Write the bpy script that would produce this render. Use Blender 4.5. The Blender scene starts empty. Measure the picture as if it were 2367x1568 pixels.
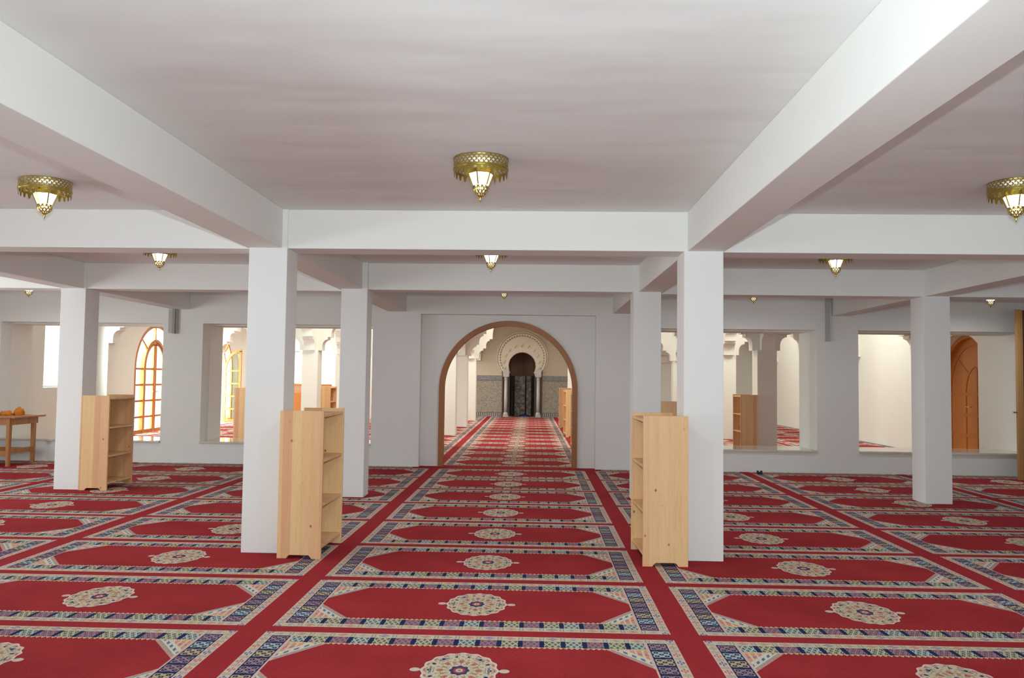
import bpy, bmesh, math, random
from mathutils import Vector, Matrix
C = bpy.context.scene.collection
S = bpy.context.scene
random.seed(7)
PI = math.pi

# ---------------------------------------------------------------- camera, world, lights, exposure
cam_d = bpy.data.cameras.new('camera')
cam = bpy.data.objects.new('camera', cam_d); C.objects.link(cam)
cam_d.sensor_width = 36.0
cam_d.lens = 1865.0 / 2367.0 * 36.0
cam_d.clip_end = 200
PITCH, ROLL, YAW, EYE = 0.04807, 0.012556, -0.029948, 1.4485
_fw = Vector((math.sin(YAW)*math.cos(PITCH), math.cos(YAW)*math.cos(PITCH), math.sin(PITCH)))
_r0 = Vector((math.cos(YAW), -math.sin(YAW), 0)); _u0 = _r0.cross(_fw)
_r = _r0*math.cos(ROLL) + _u0*math.sin(ROLL); _u = -_r0*math.sin(ROLL) + _u0*math.cos(ROLL)
cam.matrix_world = Matrix(((_r.x, _u.x, -_fw.x, 0), (_r.y, _u.y, -_fw.y, 0), (_r.z, _u.z, -_fw.z, EYE), (0, 0, 0, 1)))
S.camera = cam

w = bpy.data.worlds.new('world'); S.world = w; w.use_nodes = True
w.node_tree.nodes['Background'].inputs[0].default_value = (0.86, 0.93, 1.0, 1)
w.node_tree.nodes['Background'].inputs[1].default_value = 1.5
S.view_settings.view_transform = 'Standard'; S.view_settings.look = 'None'
S.view_settings.gamma = 1.0; S.view_settings.use_curve_mapping = False
S.view_settings.exposure = 0.10
cy = S.cycles
cy.use_denoising = True; cy.max_bounces = 9; cy.diffuse_bounces = 6; cy.adaptive_threshold = 0.02; cy.glossy_bounces = 3
cy.transmission_bounces = 4; cy.transparent_max_bounces = 10; cy.sample_clamp_indirect = 6; cy.caustics_reflective = False; cy.caustics_refractive = False

def area(name, loc, to, sx, sy, power, col=(1, 1, 1), spread=PI):
    d = bpy.data.lights.new(name, 'AREA'); d.shape = 'RECTANGLE'; d.size = sx; d.size_y = sy
    d.energy = power; d.color = col; d.spread = spread
    o = bpy.data.objects.new(name, d); C.objects.link(o); o.location = loc
    o.rotation_euler = (Vector(to)-Vector(loc)).to_track_quat('-Z', 'Y').to_euler()
    return o
COOL = (0.88, 0.985, 1.0); WARM = (1.0, 0.87, 0.70)
# daylight through the openings behind the photographer and in the left wall
area('daylight_rear', (-4.6, -2.9, 1.35), (-4.6, 5, 2.8), 3.4, 1.9, 3, COOL)
area('daylight_rear', (0.3, -2.9, 1.35), (0.3, 5, 2.8), 3.4, 1.9, 8, COOL)
area('daylight_rear', (4.8, -2.9, 1.35), (4.8, 5, 2.8), 3.4, 1.9, 16, COOL)
area('side_light', (-9.5, 1.6, 1.35), (0, 1.9, 3.5), 3.6, 1.9, 42, COOL)
area('side_light', (-9.5, 7.6, 1.35), (0, 8.0, 1.9), 2.8, 1.9, 120, COOL)
area('side_light', (8.25, 1.6, 1.35), (0, 1.9, 3.5), 3.6, 1.9, 18, COOL)  # fill added from the right, lifts the dark right-hand pillar faces
# added upward fill lamps low in the openings, to brighten the ceiling
for gx, gp in ((-4.6, 18), (0.3, 42), (4.8, 24)):
    area('ceiling_fill', (gx, -2.95, 0.75), (gx, 1.0, 3.5), 3.4, 0.8, gp, COOL, 1.25)
area('ceiling_fill', (-9.55, 1.6, 0.75), (-5.2, 2.6, 3.1), 3.6, 0.8, 52, COOL, 1.4)
# the camera's own flash, mounted just above the lens
fd = bpy.data.lights.new('camera_flash', 'SPOT'); fd.energy = 430; fd.spot_size = math.radians(105); fd.spot_blend = 0.7; fd.shadow_soft_size = 0.02; fd.color = (0.82, 0.965, 1.0)
fl = bpy.data.objects.new('camera_flash', fd); C.objects.link(fl); fl.location = (0.0, -0.02, EYE+0.165); fl.rotation_euler = (math.radians(92.75), 0, -YAW)
# daylight through the hall's doors and windows
area('daylight_door', (-9.9, 19.83, 1.4), (0, 19.8, 1.2), 2.1, 2.5, 330, (0.90, 1.0, 0.97))
area('daylight_door', (-9.9, 23.85, 1.4), (0, 23.8, 1.2), 2.1, 2.5, 330, (0.90, 1.0, 0.97))
area('window_light', (-9.9, 28.7, 1.8), (-4, 29.6, 1.2), 1.0, 1.25, 120, (0.97, 0.98, 1))  # fill lamp behind the added window, brightens the far left corner
area('window_light', (-9.9, 15.75, 1.8), (-4, 17.6, 1.2), 1.0, 1.25, 200, (0.97, 0.98, 1))
# added fill lamps under the unseen hall ceiling, to brighten the hall
for hx, hy, hp in ((-7.7, 28.7, 330), (-7.7, 22.1, 200), (-4.0, 28.9, 120), (-4.0, 18.5, 300), (-0.5, 18.5, 190), (3.0, 18.5, 190), (6.4, 18.5, 260), (-4.0, 25.3, 260), (-0.5, 25.3, 230), (3.0, 25.3, 190), (6.4, 25.3, 170)):
    area('hall_fill', (hx, hy, 4.3), (hx, hy, 0), 1.3, 1.3, hp*0.38, (0.96, 0.95, 0.84))
sun_d = bpy.data.lights.new('sun', 'SUN'); sun_d.energy = 7; sun_d.angle = 0.01; sun_d.color = (1, 0.96, 0.88)
sun = bpy.data.objects.new('sun', sun_d); C.objects.link(sun)
sun.rotation_euler = Vector((0.62, 0.12, -1.0)).to_track_quat('-Z', 'Y').to_euler()

# ---------------------------------------------------------------- shader maths helper
class X:
    def __init__(s, nt, v): s.nt = nt; s.v = v
    def op(s, o, *a, clamp=False):
        n = s.nt.nodes.new('ShaderNodeMath'); n.operation = o; n.use_clamp = clamp
        for i, q in enumerate((s,)+a):
            q = q.v if isinstance(q, X) else q
            if isinstance(q, (int, float)): n.inputs[i].default_value = q
            else: s.nt.links.new(q, n.inputs[i])
        return X(s.nt, n.outputs[0])
    def __add__(s, b): return s.op('ADD', b)
    def __sub__(s, b): return s.op('SUBTRACT', b)
    def __mul__(s, b): return s.op('MULTIPLY', b)
    def __truediv__(s, b): return s.op('DIVIDE', b)
    def __lt__(s, b): return s.op('LESS_THAN', b)
    def __gt__(s, b): return s.op('GREATER_THAN', b)
    def abs(s): return s.op('ABSOLUTE')
    def fmod(s, b): return s.op('FLOORED_MODULO', b)
    def fl(s): return s.op('FLOOR')
    def cos(s): return s.op('COSINE')
    def sqrt(s): return s.op('SQRT')
    def max(s, b): return s.op('MAXIMUM', b)
    def min(s, b): return s.op('MINIMUM', b)
    def inv(s): return (s*-1.0)+1.0
    def eq(s, b): return s.op('COMPARE', b, 0.3)
    def between(s, a, b): return (s > a)*(s < b)

def mixc(nt, f, a, b):
    n = nt.nodes.new('ShaderNodeMix'); n.data_type = 'RGBA'
    f = f.v if isinstance(f, X) else f
    if isinstance(f, (int, float)): n.inputs[0].default_value = f
    else: nt.links.new(f, n.inputs[0])
    for i, c in ((6, a), (7, b)):
        if isinstance(c, tuple): n.inputs[i].default_value = (c[0], c[1], c[2], 1)
        else: nt.links.new(c, n.inputs[i])
    return n.outputs[2]

def newmat(name, rough=0.6, spec=0.3, metal=0.0, col=(0.8, 0.8, 0.8)):
    m = bpy.data.materials.new(name); m.use_nodes = True
    b = m.node_tree.nodes['Principled BSDF']
    b.inputs['Roughness'].default_value = rough; b.inputs['Metallic'].default_value = metal
    b.inputs['Specular IOR Level'].default_value = spec
    b.inputs['Base Color'].default_value = (col[0], col[1], col[2], 1)
    return m, m.node_tree, b

def noise(nt, scale, vec=None, detail=3, dims='3D', rough=0.5):
    n = nt.nodes.new('ShaderNodeTexNoise'); n.inputs['Scale'].default_value = scale; n.inputs['Detail'].default_value = detail
    n.inputs['Roughness'].default_value = rough
    if vec is not None: nt.links.new(vec, n.inputs['Vector'])
    return X(nt, n.outputs['Fac'])
def coords(nt, scale=(1, 1, 1), kind='Object'):
    t = nt.nodes.new('ShaderNodeTexCoord'); m = nt.nodes.new('ShaderNodeMapping'); m.inputs['Scale'].default_value = scale
    nt.links.new(t.outputs[kind], m.inputs['Vector']); return m.outputs[0]
def bump(nt, b, h, strength, dist):
    n = nt.nodes.new('ShaderNodeBump'); n.inputs['Strength'].default_value = strength; n.inputs['Distance'].default_value = dist
    nt.links.new(h.v, n.inputs['Height']); nt.links.new(n.outputs[0], b.inputs['Normal'])

def paint(name, col, bs=0.25, bd=0.01, scale=(1.2, 1.2, 1.2), wave=3.0, fine=0.03):
    m, nt, b = newmat(name, 0.75, 0.2)
    v = coords(nt, scale); n1 = noise(nt, wave, v, 3); n2 = noise(nt, 90, v, 2)
    c = mixc(nt, n1*0.5, tuple(k*0.985 for k in col), tuple(min(1, k*1.01) for k in col)); nt.links.new(c, b.inputs['Base Color'])
    bump(nt, b, n1 + n2*fine, bs, bd); return m
M = {}
M['wall'] = paint('white_paint', (0.785, 0.79, 0.762))
M['pillar'] = paint('pillar_paint', (0.78, 0.79, 0.775), 0.3, 0.008)
M['ceil'] = paint('ceiling_paint', (0.775, 0.79, 0.775), 0.5, 0.07, (0.35, 1.0, 1.0), 1.3, 0.002)
M['hall'] = paint('hall_paint', (0.80, 0.80, 0.75))

# ---- carpet
RED = (0.36, 0.022, 0.030); CREAM = (0.56, 0.465, 0.335); NAVY = (0.018, 0.026, 0.085); PURP = (0.30, 0.16, 0.20)
OLIVE = (0.43, 0.42, 0.27); LBLUE = (0.36, 0.47, 0.48); YEL = (0.50, 0.38, 0.18); SLATE = (0.17, 0.20, 0.21); BLUE = (0.07, 0.15, 0.38)
PINK = (0.60, 0.26, 0.24); SALM = (0.62, 0.27, 0.19)
def carpet_mat(name, x0, y0, rot=0.0, band=None):
    m, nt, b = newmat(name, 0.95, 0.05)
    t = nt.nodes.new('ShaderNodeTexCoord'); sp = nt.nodes.new('ShaderNodeSeparateXYZ'); nt.links.new(t.outputs['Object'], sp.inputs[0])
    px, py = X(nt, sp.outputs[0]), X(nt, sp.outputs[1])
    wob = noise(nt, 0.9, t.outputs['Object'], 1)
    if rot: px, py = px + py*rot, py - px*rot
    ux = (px - x0 + (wob-0.5)*0.012).fmod(2.45); vy = (py - y0 + (wob-0.5)*0.015).fmod(1.17)
    a = (ux-1.145).abs(); bb = (vy-0.535).abs()
    def bandmotif(t_, w_, base):                   # little flowers along a border, t_ along, w_ across (0 centre)
        k = ((t_/0.1168)).fl(); f = ((t_/0.1168)-k-0.5).abs()
        flower = ((f/0.30) + (w_.abs()/0.024)) < 1.0
        core = ((f/0.12) + (w_.abs()/0.012)) < 1.0
        gap = (f > 0.36)*(w_.abs() < 0.022)*((f*60).cos() > -0.3)
        fc = mixc(nt, k.fmod(2).eq(0), (0.30, 0.36, 0.42), (0.50, 0.16, 0.15))
        fc = mixc(nt, k.fmod(3).eq(1), fc, BLUE); fc = mixc(nt, k.fmod(4).eq(3), fc, (0.33, 0.31, 0.22))
        c = mixc(nt, gap, base, (0.26, 0.29, 0.27)); c = mixc(nt, flower*((w_*420).cos() > -0.4), c, fc)
        return mixc(nt, core, c, (0.45, 0.30, 0.28))
    # long-side block band
    tb = a/0.1168; i = (tb+0.5).fl(); f = (tb-i).abs(); s_ = (bb-0.4175)/0.0525
    lb = i.eq(0).max(i.eq(5)).max(i.eq(8)); pu = i.eq(1).max(i.eq(3)).max(i.eq(6)).max(i.eq(9))
    blk = mixc(nt, lb, mixc(nt, pu, OLIVE, PURP), LBLUE)
    mot = ((f*22.0).cos()*(s_*5.2).cos() + (s_*9.5).cos()*0.45*(f*44).cos()) < -0.12
    blk = mixc(nt, mot, blk, mixc(nt, pu, (0.05, 0.065, 0.08), (0.11, 0.06, 0.12)))
    spk = ((f*60.0).cos()*(s_*14).cos()) > 0.45
    blk = mixc(nt, spk, blk, mixc(nt, pu, (0.52, 0.50, 0.36), (0.42, 0.28, 0.30)))
    blk = mixc(nt, f > 0.385, blk, NAVY)
    # short-side navy band
    tb2 = bb/0.1175; i2 = tb2.fl(); f2 = (tb2-i2-0.5).abs(); s2 = (a-1.0375)/0.0525
    nb = mixc(nt, i2.eq(1), mixc(nt, i2.eq(2), PURP, LBLUE), YEL)
    m2 = (((s2*6.3).cos()*-1.0)*((f2*14).cos()) > -0.1)*(f2 < 0.40)*(s2.abs() < 0.88)
    m2b = ((s2*12.5).cos()*(f2*30).cos()) > 0.5
    nbc = mixc(nt, m2, NAVY, nb); nbc = mixc(nt, m2b*(s2.abs() < 0.88)*(f2 < 0.4), nbc, (0.30, 0.32, 0.30))
    # outer cream border
    outL = bandmotif(a+0.0584, bb-0.5025, CREAM); outS = bandmotif(bb, a-1.1175, (0.58, 0.46, 0.36))
    # field and corners
    dd = a - 0.975 + (bb-0.07).max(0.0)*0.786
    strp = (a/0.036).fmod(1.0) < 0.36
    chk = (bb/0.022 + (a/0.040).fl()*0.5)
    cc = mixc(nt, (chk.fmod(3.0)) < 1.2, SALM, mixc(nt, chk.fmod(2.0) < 1.0, YEL, (0.36, 0.20, 0.22)))
    cc = mixc(nt, strp, cc, (0.62, 0.48, 0.38))
    cc = mixc(nt, dd.between(0.03, 0.10), cc, mixc(nt, ((a/0.020).fmod(2.0) < 1.0)*dd.between(0.05, 0.075), (0.60, 0.56, 0.44), (0.10, 0.16, 0.32)))
    cc = mixc(nt, dd < 0.035, cc, (0.33, 0.31, 0.27))
    cc = mixc(nt, (dd < 0.018)*((a/0.024).fmod(1.0) < 0.55), cc, PINK)
    teeth = (bb - 0.365 + ((a/0.0292).fmod(1.0)-0.5).abs()*-0.045 + 0.0245) > 0.0
    # medallion
    pa = a/0.2; pb = bb/0.262; r = (pa*pa + pb*pb).sqrt(); th = pb.op('ARCTAN2', pa)
    R = ((th*16).cos()*0.026)+0.955
    med = r < R
    mc = CREAM
    mc = mixc(nt, ((th*7).cos() > 0.1)*r.between(0.64, 0.82)*((r*60).cos() > -0.2), mc, SLATE)
    mc = mixc(nt, ((th*14).cos() > 0.75)*r.between(0.70, 0.80), mc, NAVY)
    mc = mixc(nt, ((th*8).cos() > 0.55)*r.between(0.40, 0.56), mc, (0.42, 0.13, 0.10))
    mc = mixc(nt, ((th*8).cos() < -0.7)*r.between(0.34, 0.50), mc, (0.38, 0.24, 0.12))
    mc = mixc(nt, ((th*20).cos() > 0.55)*r.between(0.52, 0.62), mc, (0.40, 0.36, 0.22))
    mc = mixc(nt, ((th*18).cos() > 0.2)*r.between(0.84, 0.90), mc, (0.45, 0.16, 0.17))
    mc = mixc(nt, r > (R-0.04), mc, (0.62, 0.56, 0.50))
    mc = mixc(nt, r < ((th*8).cos()*0.02+0.24), mc, (0.05, 0.05, 0.12))
    mc = mixc(nt, ((th*24).cos() > 0.5)*r.between(0.28, 0.36), mc, (0.30, 0.32, 0.28)); mc = mixc(nt, ((pa*34).cos()*(pb*34).cos() > 0.62)*r.between(0.30, 0.86), mc, (0.33, 0.27, 0.22)); mc = mixc(nt, r < 0.15, mc, (0.36, 0.06, 0.09)); mc = mixc(nt, r < 0.09, mc, CREAM); mc = mixc(nt, r < 0.04, mc, SLATE)
    pend = (((a-0.222)/0.026).abs().op('POWER', 2.0) + (bb/0.026).op('POWER', 2.0)) < 1.0
    # assemble
    col = RED
    mott = noise(nt, 2.2, t.outputs['Object'], 4)
    col = mixc(nt, mott, (0.22, 0.018, 0.022), (0.40, 0.037, 0.043))
    col = mixc(nt, med, col, mc); col = mixc(nt, pend, col, (0.56, 0.48, 0.40))
    col = mixc(nt, dd > 0.0, col, cc)
    col = mixc(nt, teeth, col, (0.60, 0.45, 0.26))
    col = mixc(nt, bb > 0.365, col, blk)
    col = mixc(nt, (a > 0.968)*(dd > 0), col, (0.58, 0.42, 0.36))
    col = mixc(nt, a > 0.985, col, nbc)
    col = mixc(nt, bb > 0.470, col, outL); col = mixc(nt, a > 1.090, col, outS)
    outside = (a > 1.145).max(bb > 0.535)
    if band: outside = outside.max((py > band[0])*(px > band[1])*(px < band[2]))
    col = mixc(nt, outside, col, mixc(nt, mott, (0.28, 0.022, 0.028), (0.35, 0.031, 0.038)))
    kn = nt.nodes.new('ShaderNodeTexWhiteNoise'); kn.noise_dimensions = '2D'
    sn = nt.nodes.new('ShaderNodeVectorMath'); sn.operation = 'SNAP'; nt.links.new(t.outputs['Object'], sn.inputs[0]); sn.inputs[1].default_value = (0.005, 0.005, 1)
    nt.links.new(sn.outputs[0], kn.inputs['Vector'])
    hs = nt.nodes.new('ShaderNodeHueSaturation'); nt.links.new(col, hs.inputs['Color'])
    v_ = X(nt, kn.outputs['Value'])*0.28+0.86; nt.links.new(v_.v, hs.inputs['Value'])
    nt.links.new(hs.outputs[0], b.inputs['Base Color'])
    bump(nt, b, X(nt, kn.outputs['Value']) + mott*4.0, 0.25, 0.004)
    return m
M['carpet'] = carpet_mat('prayer_carpet', -1.505, 4.690, 0.0, (12.80, -1.95, 1.05))
M['carpet_hall'] = carpet_mat('hall_carpet', -1.42, 13.33+0.0, 0.007)

def wood(name, light, dark, strip=0.075, gl=0.5, rough=0.42, knots=True):
    m, nt, b = newmat(name, rough, 0.4)
    oi = nt.nodes.new('ShaderNodeObjectInfo'); tc = nt.nodes.new('ShaderNodeTexCoord')
    ad = nt.nodes.new('ShaderNodeVectorMath'); ad.operation = 'MULTIPLY_ADD'
    nt.links.new(oi.outputs['Random'], ad.inputs[0]); ad.inputs[1].default_value = (17, 31, 23); nt.links.new(tc.outputs['Object'], ad.inputs[2])
    sp = nt.nodes.new('ShaderNodeSeparateXYZ'); nt.links.new(ad.outputs[0], sp.inputs[0])
    s_ = (X(nt, sp.outputs[0])+X(nt, sp.outputs[1])*1.3)
    mp = nt.nodes.new('ShaderNodeMapping'); mp.inputs['Scale'].default_value = (1, 1, 0.07); nt.links.new(ad.outputs[0], mp.inputs[0])
    g1 = noise(nt, 45, mp.outputs[0], 4); g2 = noise(nt, 9, mp.outputs[0], 2)
    wn = nt.nodes.new('ShaderNodeTexWhiteNoise'); wn.noise_dimensions = '1D'; nt.links.new((s_/strip).fl().v, wn.inputs['W'])
    tone = X(nt, wn.outputs['Value'])
    f = (g1*gl + g2*0.6 + tone*0.75 - 0.42).op('MULTIPLY', 1.0, clamp=True)
    c = mixc(nt, f, light, dark)
    c = mixc(nt, ((g2*16.0).fmod(1.0) < 0.13)*0.28, c, dark)
    c = mixc(nt, ((s_/strip).fmod(1.0) < 0.02)*0.25, c, dark)
    if knots:
        mk = nt.nodes.new('ShaderNodeMapping'); mk.inputs['Scale'].default_value = (1, 1, 0.75); nt.links.new(ad.outputs[0], mk.inputs[0])
        vo = nt.nodes.new('ShaderNodeTexVoronoi'); vo.inputs['Scale'].default_value = 8.5; nt.links.new(mk.outputs[0], vo.inputs['Vector'])
        kd = X(nt, vo.outputs['Distance'])
        c = mixc(nt, (kd < 0.10)*0.35, c, (dark[0]*0.8, dark[1]*0.6, dark[2]*0.5))
        c = mixc(nt, (kd < 0.06)*0.8, c, (0.13, 0.045, 0.018))
    nt.links.new(c, b.inputs['Base Color']); bump(nt, b, g1, 0.1, 0.002)
    return m
M['pine'] = wood('pine_board', (0.81, 0.575, 0.29), (0.66, 0.35, 0.18))
M['pine_dark'] = wood('varnished_pine', (0.47, 0.22, 0.075), (0.36, 0.14, 0.04), knots=False)
M['door_wood'] = wood('door_wood', (0.52, 0.19, 0.04), (0.42, 0.135, 0.025), 0.3, knots=False)
M['frame_wood'] = wood('frame_wood', (0.36, 0.135, 0.038), (0.26, 0.09, 0.024), 0.4, knots=False)
M['leaf_wood'] = wood('leaf_wood', (0.50, 0.29, 0.11), (0.42, 0.22, 0.07), 0.3, knots=False)
M['leaf_dark'] = newmat('dark_stained_wood', 0.5, 0.3, 0, (0.10, 0.045, 0.02))[0]
M['marble'], nt, b = newmat('cream_marble', 0.07, 0.6)
v = coords(nt, (1, 1, 1)); n = noise(nt, 6, v, 6); nt.links.new(mixc(nt, n, (0.50, 0.48, 0.40), (0.72, 0.70, 0.62)), b.inputs['Base Color'])
M['dark_marble'], nt, b = newmat('dark_veined_marble', 0.4, 0.4)
v = coords(nt, (1, 1, 1)); n = noise(nt, 9, v, 8, rough=0.75); nt.links.new(mixc(nt, ((n-0.42)*3.5).op('MULTIPLY', 1.0, clamp=True), (0.035, 0.03, 0.028), (0.30, 0.27, 0.26)), b.inputs['Base Color'])
M['grey_marble'] = newmat('grey_marble', 0.25, 0.5, 0, (0.52, 0.52, 0.50))[0]
M['niche'] = newmat('brown_plaster', 0.7, 0.2, 0, (0.19, 0.125, 0.09))[0]
M['niche_low'] = newmat('dark_panelling', 0.3, 0.4, 0, (0.06, 0.045, 0.04))[0]
def stucco(name, base, dark, sc):
    m, nt, b = newmat(name, 0.8, 0.15)
    v = coords(nt); vo = nt.nodes.new('ShaderNodeTexVoronoi'); vo.inputs['Scale'].default_value = sc; vo.feature = 'DISTANCE_TO_EDGE'
    nt.links.new(v, vo.inputs['Vector']); d = X(nt, vo.outputs['Distance'])
    nt.links.new(mixc(nt, d < 0.10, base, dark), b.inputs['Base Color']); bump(nt, b, d.min(0.15), 0.8, 0.03); return m
M['stucco'] = stucco('carved_stucco', (0.72, 0.66, 0.53), (0.61, 0.555, 0.44), 58)
M['plaster'] = paint('smooth_plaster', (0.78, 0.73, 0.62))
m, nt, b = newmat('zellige_mosaic', 0.3, 0.4); M['zellige'] = m
v = coords(nt); vo = nt.nodes.new('ShaderNodeTexVoronoi'); vo.inputs['Scale'].default_value = 80; nt.links.new(v, vo.inputs['Vector'])
sc_ = nt.nodes.new('ShaderNodeSeparateColor'); nt.links.new(vo.outputs['Color'], sc_.inputs[0]); q = X(nt, sc_.outputs[0]); q2 = X(nt, sc_.outputs[1])
c = mixc(nt, q > 0.45, (0.36, 0.37, 0.30), (0.22, 0.26, 0.21)); c = mixc(nt, q > 0.72, c, (0.30, 0.14, 0.10)); c = mixc(nt, q2 > 0.62, c, (0.42, 0.41, 0.35)); c = mixc(nt, q2 < 0.08, c, (0.10, 0.11, 0.12))
nt.links.new(c, b.inputs['Base Color'])
m, nt, b = newmat('blue_tile_band', 0.3, 0.4); M['bandtile'] = m
v = coords(nt, (1, 1, 1)); n = noise(nt, 60, v, 2); nt.links.new(mixc(nt, n > 0.5, (0.16, 0.17, 0.21), (0.32, 0.33, 0.33)), b.inputs['Base Color'])
m, nt, b = newmat('striped_tile', 0.3, 0.4); M['stripetile'] = m
t = nt.nodes.new('ShaderNodeTexCoord'); sp = nt.nodes.new('ShaderNodeSeparateXYZ'); nt.links.new(t.outputs['Object'], sp.inputs[0])
nt.links.new(mixc(nt, (X(nt, sp.outputs[0])/0.07).fmod(1.0) < 0.45, (0.50, 0.52, 0.50), (0.05, 0.06, 0.10)), b.inputs['Base Color'])
M['redline'] = newmat('red_tile_line', 0.4, 0.3, 0, (0.25, 0.12, 0.08))[0]
M['brass'], nt, b = newmat('brass', 0.28, 0.5, 1.0, (0.46, 0.36, 0.09))
n = noise(nt, 120, coords(nt), 2); bump(nt, b, n, 0.3, 0.002)
M['steel'] = newmat('steel', 0.3, 0.5, 1.0, (0.6, 0.58, 0.5))[0]
M['grey_plastic'] = newmat('grey_plastic', 0.5, 0.3, 0, (0.45, 0.45, 0.42))[0]
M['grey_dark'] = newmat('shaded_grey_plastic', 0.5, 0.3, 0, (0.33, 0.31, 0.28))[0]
M['black'] = newmat('black_plastic', 0.4, 0.4, 0, (0.015, 0.015, 0.02))[0]
M['orange'] = newmat('orange_cloth', 0.8, 0.1, 0, (0.62, 0.20, 0.03))[0]
M['greycloth'] = newmat('grey_cloth', 0.8, 0.1, 0, (0.20, 0.20, 0.18))[0]
M['bluecloth'] = newmat('blue_cloth', 0.8, 0.1, 0, (0.02, 0.04, 0.12))[0]
def pierced(name, n_ang, rowh):
    m = bpy.data.materials.new(name); m.use_nodes = True; nt = m.node_tree; b = nt.nodes['Principled BSDF']
    b.inputs['Base Color'].default_value = (0.46, 0.36, 0.09, 1); b.inputs['Metallic'].default_value = 1; b.inputs['Roughness'].default_value = 0.3
    t = nt.nodes.new('ShaderNodeTexCoord'); sp = nt.nodes.new('ShaderNodeSeparateXYZ'); nt.links.new(t.outputs['Object'], sp.inputs[0])
    x, y, z = (X(nt, sp.outputs[k]) for k in range(3))
    th = y.op('ARCTAN2', x)*(n_ang/(2*PI)); zz = z/rowh; row = zz.fl()
    u = (th + row*0.5).fmod(1.0)-0.5; v_ = zz-row-0.5
    hole = ((u*u + v_*v_) < 0.09).max(((th*2.0+0.25).fmod(1.0)-0.5).abs()*1.2 + (v_.abs()-0.5).abs()*2.0 < 0.28)
    tr = nt.nodes.new('ShaderNodeBsdfTransparent'); mx = nt.nodes.new('ShaderNodeMixShader')
    nt.links.new(hole.v, mx.inputs[0]); nt.links.new(b.outputs[0], mx.inputs[1]); nt.links.new(tr.outputs[0], mx.inputs[2])
    nt.links.new(mx.outputs[0], nt.nodes['Material Output'].inputs[0]); return m
M['pierced'] = pierced('pierced_brass', 36, 0.0158)
M['pierced_fine'] = pierced('pierced_brass_fine', 12, 0.017)
def emis(name, col, st):
    m = bpy.data.materials.new(name); m.use_nodes = True; nt = m.node_tree; nt.nodes.clear()
    e = nt.nodes.new('ShaderNodeEmission'); e.inputs[0].default_value = (*col, 1); e.inputs[1].default_value = st
    o = nt.nodes.new('ShaderNodeOutputMaterial'); nt.links.new(e.outputs[0], o.inputs[0]); return m
M['lampglass'] = emis('lit_frosted_glass', (0.93, 0.98, 1.0), 3.5)
M['bulb'] = emis('lit_bulb', (1.0, 0.93, 0.62), 1.6)
def glass(name, tint=(0.95, 0.98, 0.97)):
    m = bpy.data.materials.new(name); m.use_nodes = True; nt = m.node_tree; nt.nodes.clear()
    g = nt.nodes.new('ShaderNodeBsdfGlossy'); g.inputs['Roughness'].default_value = 0.03; tr = nt.nodes.new('ShaderNodeBsdfTransparent'); tr.inputs[0].default_value = (*tint, 1)
    mx = nt.nodes.new('ShaderNodeMixShader'); o = nt.nodes.new('ShaderNodeOutputMaterial')
    mx.inputs[0].default_value = 0.05; nt.links.new(tr.outputs[0], mx.inputs[1]); nt.links.new(g.outputs[0], mx.inputs[2]); nt.links.new(mx.outputs[0], o.inputs[0]); return m
M['glass'] = glass('window_glass'); M['green_glass'] = glass('green_glass', (0.86, 0.93, 0.87))

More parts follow.
